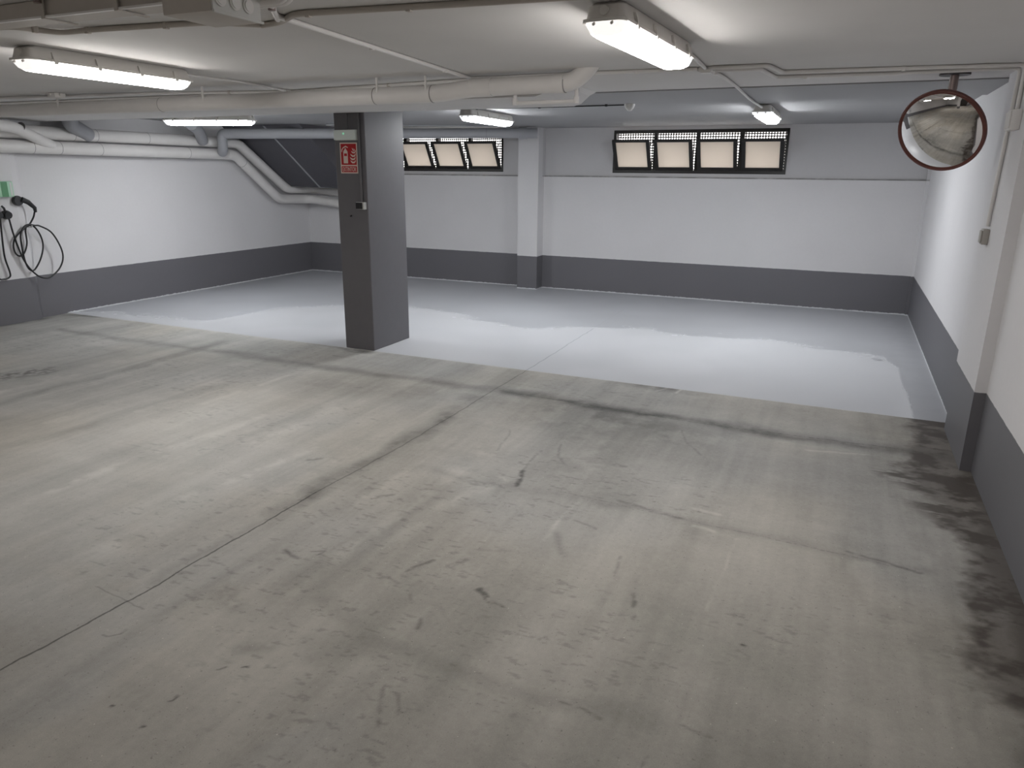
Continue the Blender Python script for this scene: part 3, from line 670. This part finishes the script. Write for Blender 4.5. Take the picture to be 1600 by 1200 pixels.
# junction boxes on the ceiling
def jbox(label, x, y, s=.05, h=.035, m=M_PIPE, rz=0):
    root = thing('junction_box', label, 'junction box', (x, y, ZC-.0005), rz)
    b = new(); box(b, -s, s, -s, s, -h, 0, .005, 2); finish('box_body', b, m, root, True)
    b = new(); box(b, -s+.006, s-.006, -s+.006, s-.006, -h-.005, -h, .002, 1); finish('lid', b, m, root)
    for k in range(4):
        a = math.pi/2*k; b = new(); tube(b, [(math.cos(a)*(s-.002), math.sin(a)*(s-.002), -.013), (math.cos(a)*(s+.014), math.sin(a)*(s+.014), -.013)], .013, 12); finish('gland', b, m, root, True)
    return root
jbox('square pale junction box on the ceiling where the left near lamp cable ends', -4.245, 5.0)
jbox('square pale junction box on the ceiling behind the nearest lamp', -.88, 4.81, .038, .03)
jbox('pale junction box on the ceiling at the far left edge of the photo', -6.35, 4.52, .05)

# trunking and big distribution box at the top left
tr = thing('cable_trunking', 'wide brownish-grey cable trunking strapped to the ceiling at the top left corner', 'trunking', (-3.0, 2.12, 2.33))
b = new(); box(b, -5.2, -2.02, 2.075, 2.185, 2.306, ZC-.001, .004, 1); o = finish('channel', b, M_TRUNK, tr); o.location = (3.0, -2.12, -2.33)
b = new(); box(b, -5.2, -2.02, 2.060, 2.075, 2.302, 2.309); o = finish('lid_edge', b, M_PIPE, tr); o.location = (3.0, -2.12, -2.33)
for x in (-2.90, -2.50, -3.6):
    b = new(); box(b, x-.010, x+.010, 2.062, 2.195, 2.298, 2.302); box(b, x-.010, x+.010, 2.058, 2.062, 2.298, ZC-.001); o = finish('strap', b, M_TRUNK, tr); o.location = (3.0, -2.12, -2.33)
    b = new(); tube(b, [(x, 2.045, ZC-.02), (x, 2.045, ZC-.004)], .014, 10); o = finish('bolt', b, M_STEEL, tr, True); o.location = (3.0, -2.12, -2.33)
db = thing('distribution_box', 'large grey ceiling box with round knock-outs on its side, top left', 'junction box', (-1.96, 2.0, 2.23))
b = new(); box(b, -2.08, -1.875, 1.885, 2.105, 2.222, ZC-.001, .005, 2); o = finish('box_body', b, M_TRUNK, db, True); o.location = (1.96, -2.0, -2.23)
b = new(); box(b, -1.876, -1.870, 1.890, 2.100, 2.226, ZC-.003, .001, 1); o = finish('side_panel', b, M_WHITEP, db); o.location = (1.96, -2.0, -2.23); o['label'] = 'pale side panel'
b = new(); box(b, -1.871, -1.862, 1.885, 2.105, 2.219, 2.226, .001, 1); o = finish('lid_edge', b, M_WHITEP, db); o.location = (1.96, -2.0, -2.23)
for y in (1.922, 1.984, 2.042):
    b = new(); tube(b, [(-1.871, y, 2.263), (-1.866, y, 2.263)], .023, 24); tube(b, [(-1.866, y, 2.263), (-1.8635, y, 2.263)], .017, 24); o = finish('knock_out', b, M_PIPE, db, True); o.location = (1.96, -2.0, -2.23)
for i, (dy, r_) in enumerate(((2.13, .020), (2.165, .018))):
    b = new(); tube(b, fillet([(-1.95, dy, 2.30), (-1.80-.01*i, dy+.005, 2.30), (-1.79-.01*i, dy+.03, 2.365)], .05), r_, 12)
    tag(finish('flexible_conduit', b, M_PIPE, None, True), ('nearer' if i == 0 else 'farther') + ' of two curved flexible conduits rising beside the grey ceiling box', 'conduit')
run('conduit', 'short tube under the grey ceiling box joining the bent ceiling tubes', [(-1.98, 2.125, 2.345), (-2.05, 2.35, Zc), (-2.28, 2.66, Zc)], M_PIPE, .012, clips=[(-2.13, 2.455, Zc)], clipm=M_STEEL)

# ------------------------------------------------------------------ ceiling sensor
se = thing('ceiling_sensor', 'small white sensor on the grey ceiling at the end of the black cable', 'sensor', (-1.945, 6.96, 2.3615))
b = new(); loft(b, [[(r_*math.cos(2*math.pi*k/20), r_*math.sin(2*math.pi*k/20), z_) for k in range(20)] for r_, z_ in ((.048, 0), (.048, -.012), (.040, -.034), (.030, -.046))]); finish('sensor_body', b, M_WHITEP, se, True)
b = new(); loft(b, [[(r_*math.cos(2*math.pi*k/20), r_*math.sin(2*math.pi*k/20), z_) for k in range(20)] for r_, z_ in ((.028, -.046), (.022, -.056), (.01, -.061))]); finish('lens', b, M_WHITEP, se, True)

# ------------------------------------------------------------------ convex mirror
mc = Vector((.476, 5.53, 2.020)); MS = .262/.309
mr = thing('convex_mirror', 'round convex traffic mirror with red-brown rim hanging from the ceiling at right', 'mirror', (.512, 5.62, ZC))
off = Vector(mr.location)
look = Vector((-.43, -.86, -.46)).normalized()
Q = look.to_track_quat('Z', 'Y').to_matrix().to_4x4(); T = Matrix.Translation(mc) @ Q @ Matrix.Scale(MS, 4)
def disc(prof, n=64):
    b = new(); loft(b, [[(r_*math.cos(2*math.pi*k/n), r_*math.sin(2*math.pi*k/n), z_) for k in range(n)] for r_, z_ in prof])
    bmesh.ops.transform(b, matrix=T, verts=b.verts[:]); bmesh.ops.translate(b, vec=-off, verts=b.verts[:]); return b
RC = .62; dome = lambda r_: math.sqrt(RC*RC-r_*r_)-math.sqrt(RC*RC-.29*.29)
prof = [(.291, 0.0)] + [(.29*(1-i/24), dome(.29*(1-i/24))) for i in range(1, 24)] + [(.002, dome(0))]
b = disc(prof)
finish('mirror_glass', b, M_MIRROR, mr, True).data.polygons.foreach_set('use_smooth', [True]*(64*(len(prof)-1)+2))
finish('rim', disc([(.292, .004), (.299, .012), (.306, .008), (.309, -.004), (.306, -.022), (.295, -.026), (.29, -.01)]), M_RIM, mr, True)
finish('back_shell', disc([(.293, -.016), (.27, -.045), (.15, -.065), (.05, -.072)]), M_RIM, mr, True)
b = new(); tube(b, [(.512-off.x, 5.62-off.y, -.008), (.512-off.x, 5.62-off.y, -.33)], .025, 20); finish('post', b, M_STEEL, mr, True)
b = new(); tube(b, [(.512-off.x, 5.62-off.y, -.31), mc-off-look*.05], .022, 14); finish('bracket', b, M_STEEL, mr, True)
b = new(); tube(b, [(.478-off.x, 5.62-off.y, -.30), (.490-off.x, 5.62-off.y, -.02)], .003, 6); finish('wire', b, M_WHITEP, mr, True)
b = new(); tube(b, [(.512-off.x, 5.62-off.y, -.012), (.512-off.x, 5.62-off.y, -.001)], .088, 32); finish('ceiling_plate', b, M_DARKST, mr, True)

# ------------------------------------------------------------------ things on the pillar
YP = 5.9658
sg = thing('extinguisher_sign', 'red and cream EXTINTOR sign on the front of the grey pillar', 'sign', (-4.380, YP, 1.864))
W2, H2 = .0985, .140
b = new(); box(b, -W2, W2, -.004, -.0005, -H2, H2); finish('sign_plate', b, M_CREAM, sg)
b = new(); box(b, -W2+.011, W2-.011, -.0050, -.0041, -H2+.078, H2-.011); box(b, -W2+.011, W2-.011, -.0050, -.0041, -H2+.011, -H2+.066); finish('red_panel', b, M_RED, sg)
def flat(polys, m, name):
    b = new()
    for p in polys: prism(b, p, 'y', -.0062, -.0052)
    return finish(name, b, m, sg)
flat([[(-.060, -.048), (-.010, -.048), (-.010, .018), (-.060, .018)],
      [(-.060, .042), (-.010, .042), (-.011, .060), (-.020, .072), (-.028, .078), (-.028, .088), (-.042, .088), (-.042, .078), (-.052, .070), (-.059, .058)],
      [(-.062, .096), (-.030, .112), (-.004, .098), (-.006, .091), (-.030, .100), (-.046, .094), (-.060, .086), (-.070, .074), (-.074, .054), (-.080, .056), (-.078, .078)],
      [(-.060, .019), (-.052, .019), (-.052, .041), (-.060, .041)], [(-.018, .019), (-.010, .019), (-.010, .041), (-.018, .041)]], M_CREAM, 'extinguisher_symbol')
fl = []
for k, (bx, bz, s) in enumerate(((.052, -.050, 1.0), (.050, -.022, 1.05), (.054, .008, 1.0), (.060, .040, .85))):
    fl.append([(bx-.034*s, bz+.030*s), (bx-.026*s, bz+.012*s), (bx-.010*s, bz+.002*s), (bx+.012*s, bz+.004*s), (bx+.024*s, bz+.016*s), (bx+.026*s, bz+.036*s), (bx+.014*s, bz+.020*s), (bx+.000*s, bz+.016*s), (bx-.016*s, bz+.020*s)])
fl.append([(.040, .092), (.050, .070), (.062, .058), (.060, .072), (.050, .084)]); fl.append([(.058, .088), (.068, .070), (.080, .056), (.076, .072)])
flat(fl, M_CREAM, 'flame_symbol')
tc = bpy.data.curves.new('lettering', 'FONT'); tc.body = 'EXTINTOR'; tc.size = .058; tc.align_x = 'CENTER'; tc.align_y = 'CENTER'; tc.extrude = .0006; tc.space_character = 1.02; tc.offset = .0002
to = bpy.data.objects.new('lettering_curve', tc); COL.objects.link(to)
bpy.context.view_layer.update()
me = bpy.data.meshes.new_from_object(to.evaluated_get(bpy.context.evaluated_depsgraph_get()))
bpy.data.objects.remove(to)
b = new(); b.from_mesh(me); bpy.data.meshes.remove(me)
xs_ = [v_.co.x for v_ in b.verts]; wtxt = max(xs_)-min(xs_); zs_ = [v_.co.y for v_ in b.verts]; ht = max(zs_)-min(zs_); mid = (max(zs_)+min(zs_))/2
for v_ in b.verts:
    x_, y_, z_ = v_.co; v_.co = (x_*.154/wtxt, -.0057-z_, (y_-mid)*.040/ht-.1015)
finish('lettering', b, M_CREAM, sg)

em = thing('emergency_light', 'pale rectangular emergency light with green glow above the sign on the pillar', 'emergency light', (-4.394, YP, 2.071))
b = new(); box(b, -.126, .126, -.012, -.0003, -.048, .048, .003, 1); finish('base', b, M_WHITEP, em)
b = new(); box(b, -.123, .123, -.040, -.0122, -.045, .045, .006, 2); finish('diffuser', b, M_EMERG, em, True)
b = new(); tube(b, [(-.010, -.0395, .012), (-.010, -.0425, .012)], .008, 12); finish('green_led', b, M_LED, em, True)
bx_ = thing('push_button', 'small black and white push-button box low on the pillar front, below the dark conduit', 'switch', (-4.252, YP, 1.427))
b = new(); box(b, -.048, .048, -.040, -.0003, -.034, .034, .004, 2); finish('box_body', b, M_WHITEP, bx_, True)
b = new(); box(b, -.047, .030, -.048, -.0402, -.030, .030, .003, 1); finish('cover', b, M_BLACKP, bx_)
run('conduit', 'thin dark conduit down the pillar front to the push-button box', [(-4.246, YP-.013, 2.265), (-4.246, YP-.013, 1.462)], M_PILLAR, .012, clips=[(-4.246, YP-.013, 2.2), (-4.246, YP-.013, 1.75)])
run('conduit', 'short dark conduit above the emergency light on the pillar', [(-4.378, YP-.008, 2.265), (-4.378, YP-.008, 2.12)], M_PILLAR, .007)
b = new(); tube(b, [(-4.385, YP-.0003, 1.33), (-4.385, YP-.02, 1.325)], .007, 8)
tag(finish('wall_plug', b, M_BLACKP, None, True), 'tiny dark screw fixing on the pillar front below the push-button box', 'screw')

# ------------------------------------------------------------------ right wall fittings
sw = thing('wall_switch', 'small square switch box at the end of the conduit on the right wall', 'switch', (.8297, 5.49, 1.385))
b = new(); box(b, -.035, -.0003, -.047, .047, -.047, .047, .004, 2); finish('box_body', b, M_BEIGEP, sw, True)
b = new(); box(b, -.044, -.0352, -.036, .036, -.038, .038, .003, 1); finish('rocker', b, M_BEIGEP, sw)
b = new(); box(b, -.034, -.004, .0472, .049, -.036, .036); finish('side_slot', b, M_BLACKP, sw)
jb = thing('junction_box', 'pale square junction box high on the right wall where a ceiling conduit ends', 'junction box', (.8297, 5.20, 2.06))
b = new(); box(b, -.050, -.0003, -.075, .075, -.055, .055, .006, 2); finish('box_body', b, M_PIPE, jb, True)
b = new(); box(b, -.056, -.0502, -.068, .068, -.048, .048, .003, 1); finish('lid', b, M_PIPE, jb)

# ------------------------------------------------------------------ EV charger and cables at the left edge
XC = -8.69
ch = thing('car_charger', 'pale green and white wall charger cut off by the left edge of the photo', 'charger', (XC, 5.30, 1.515))
b = new(); box(b, .0003, .075, -.17, .145, -.085, .085, .012, 3); finish('case', b, M_GREENW, ch, True)
b = new(); box(b, .0752, .078, .010, .080, -.080, .080); finish('stripe', b, M_GREEN, ch)
b = new(); box(b, .0752, .077, .108, .128, -.072, .072); finish('side_mark', b, M_WHITEP, ch)
hd = thing('cable_holster', 'round black cable holster below the green charger', 'holster', (XC, 5.345, 1.235))
b = new(); tube(b, [(.0003, 0, 0), (.03, 0, 0), (.07, 0, -.004)], [.048, .052, .040], 20); finish('socket', b, M_BLACKP, hd, True)
b = new(); tube(b, [(.035, -.01, .03), (.035, -.02, .075), (.03, -.04, .10)], [.014, .012, .010], 10); finish('strain_relief', b, M_BLACKP, hd, True)
def wallpath(pts, x=-8.655): return [(x, y, z) for y, z in pts]
c1 = [(5.665, 1.265), (5.642, 1.189), (5.574, 1.105), (5.516, 1.072), (5.405, .986), (5.361, .902), (5.365, .808), (5.409, .767), (5.467, .798), (5.516, .904), (5.526, 1.05), (5.56, 1.10)]
c3 = [(5.624, 1.087), (5.681, .98), (5.69, .853), (5.633, .708), (5.544, .597), (5.485, .604), (5.45, .704), (5.443, .874), (5.452, 1.004), (5.50, 1.085), (5.56, 1.115)]
c2 = [(5.626, 1.102), (5.685, 1.091), (5.811, 1.009), (5.893, .836), (5.902, .696), (5.831, .572), (5.696, .488), (5.583, .509), (5.486, .611), (5.421, .751), (5.369, .988), (5.345, 1.20)]
pp = catmull([(-8.648, *c1[0])] + wallpath(c1[1:], -8.66) + wallpath(c3, -8.645) + wallpath(c2, -8.632), 7)
cb = thing('charging_cable', 'black charging cable looped in coils on the left wall, its plug in a holster', 'cable', (XC, 5.6, 1.1))
b = new(); tube(b, pp, .0095, 8); o = finish('cord', b, M_BLACK, cb, True); o.location = (-XC, -5.6, -1.1)
b = new(); tube(b, [(-8.648, 5.672, 1.25), (-8.645, 5.668, 1.30), (-8.64, 5.60, 1.365), (-8.64, 5.53, 1.40)], [.016, .022, .028, .030], 14); o = finish('connector', b, M_BLACKP, cb, True); o.location = (-XC, -5.6, -1.1)
ph = thing('cable_holster', 'round black plug holder on the left wall holding the charging connector', 'holster', (XC, 5.50, 1.385))
b = new(); tube(b, [(.0003, 0, 0), (.025, 0, 0), (.05, 0, 0)], [.055, .058, .050], 20); finish('socket', b, M_BLACKP, ph, True)
b = new(); tube(b, [(.0003, 0, 0), (.07, 0, 0), (.08, 0, .02)], .006, 8)
hk = finish('cable_hook', b, M_WHITEP, None, True); hk.location = (XC, 5.58, 1.085); tag(hk, 'small pale wall hook carrying the coiled black cable', 'hook')
b = new(); tube(b, catmull(wallpath([(5.262, 1.22), (5.262, 1.173), (5.24, .892), (5.238, .748), (5.262, .6), (5.252, .545), (5.19, .527), (5.12, .56), (5.08, .8), (5.10, 1.3), (5.15, 1.44)], -8.655), 7), .0095, 8)
tag(finish('charging_cable', b, M_BLACK, None, True), 'second black charging cable hanging in a loop at the left edge of the photo', 'cable')
b = new(); tube(b, [(XC+.0003, 5.255, 1.235), (XC+.06, 5.255, 1.235)], [.042, .036], 18)
tag(finish('cable_holster', b, M_BLACKP, None, True), 'black holster at the very left edge, beside the one under the charger', 'holster')
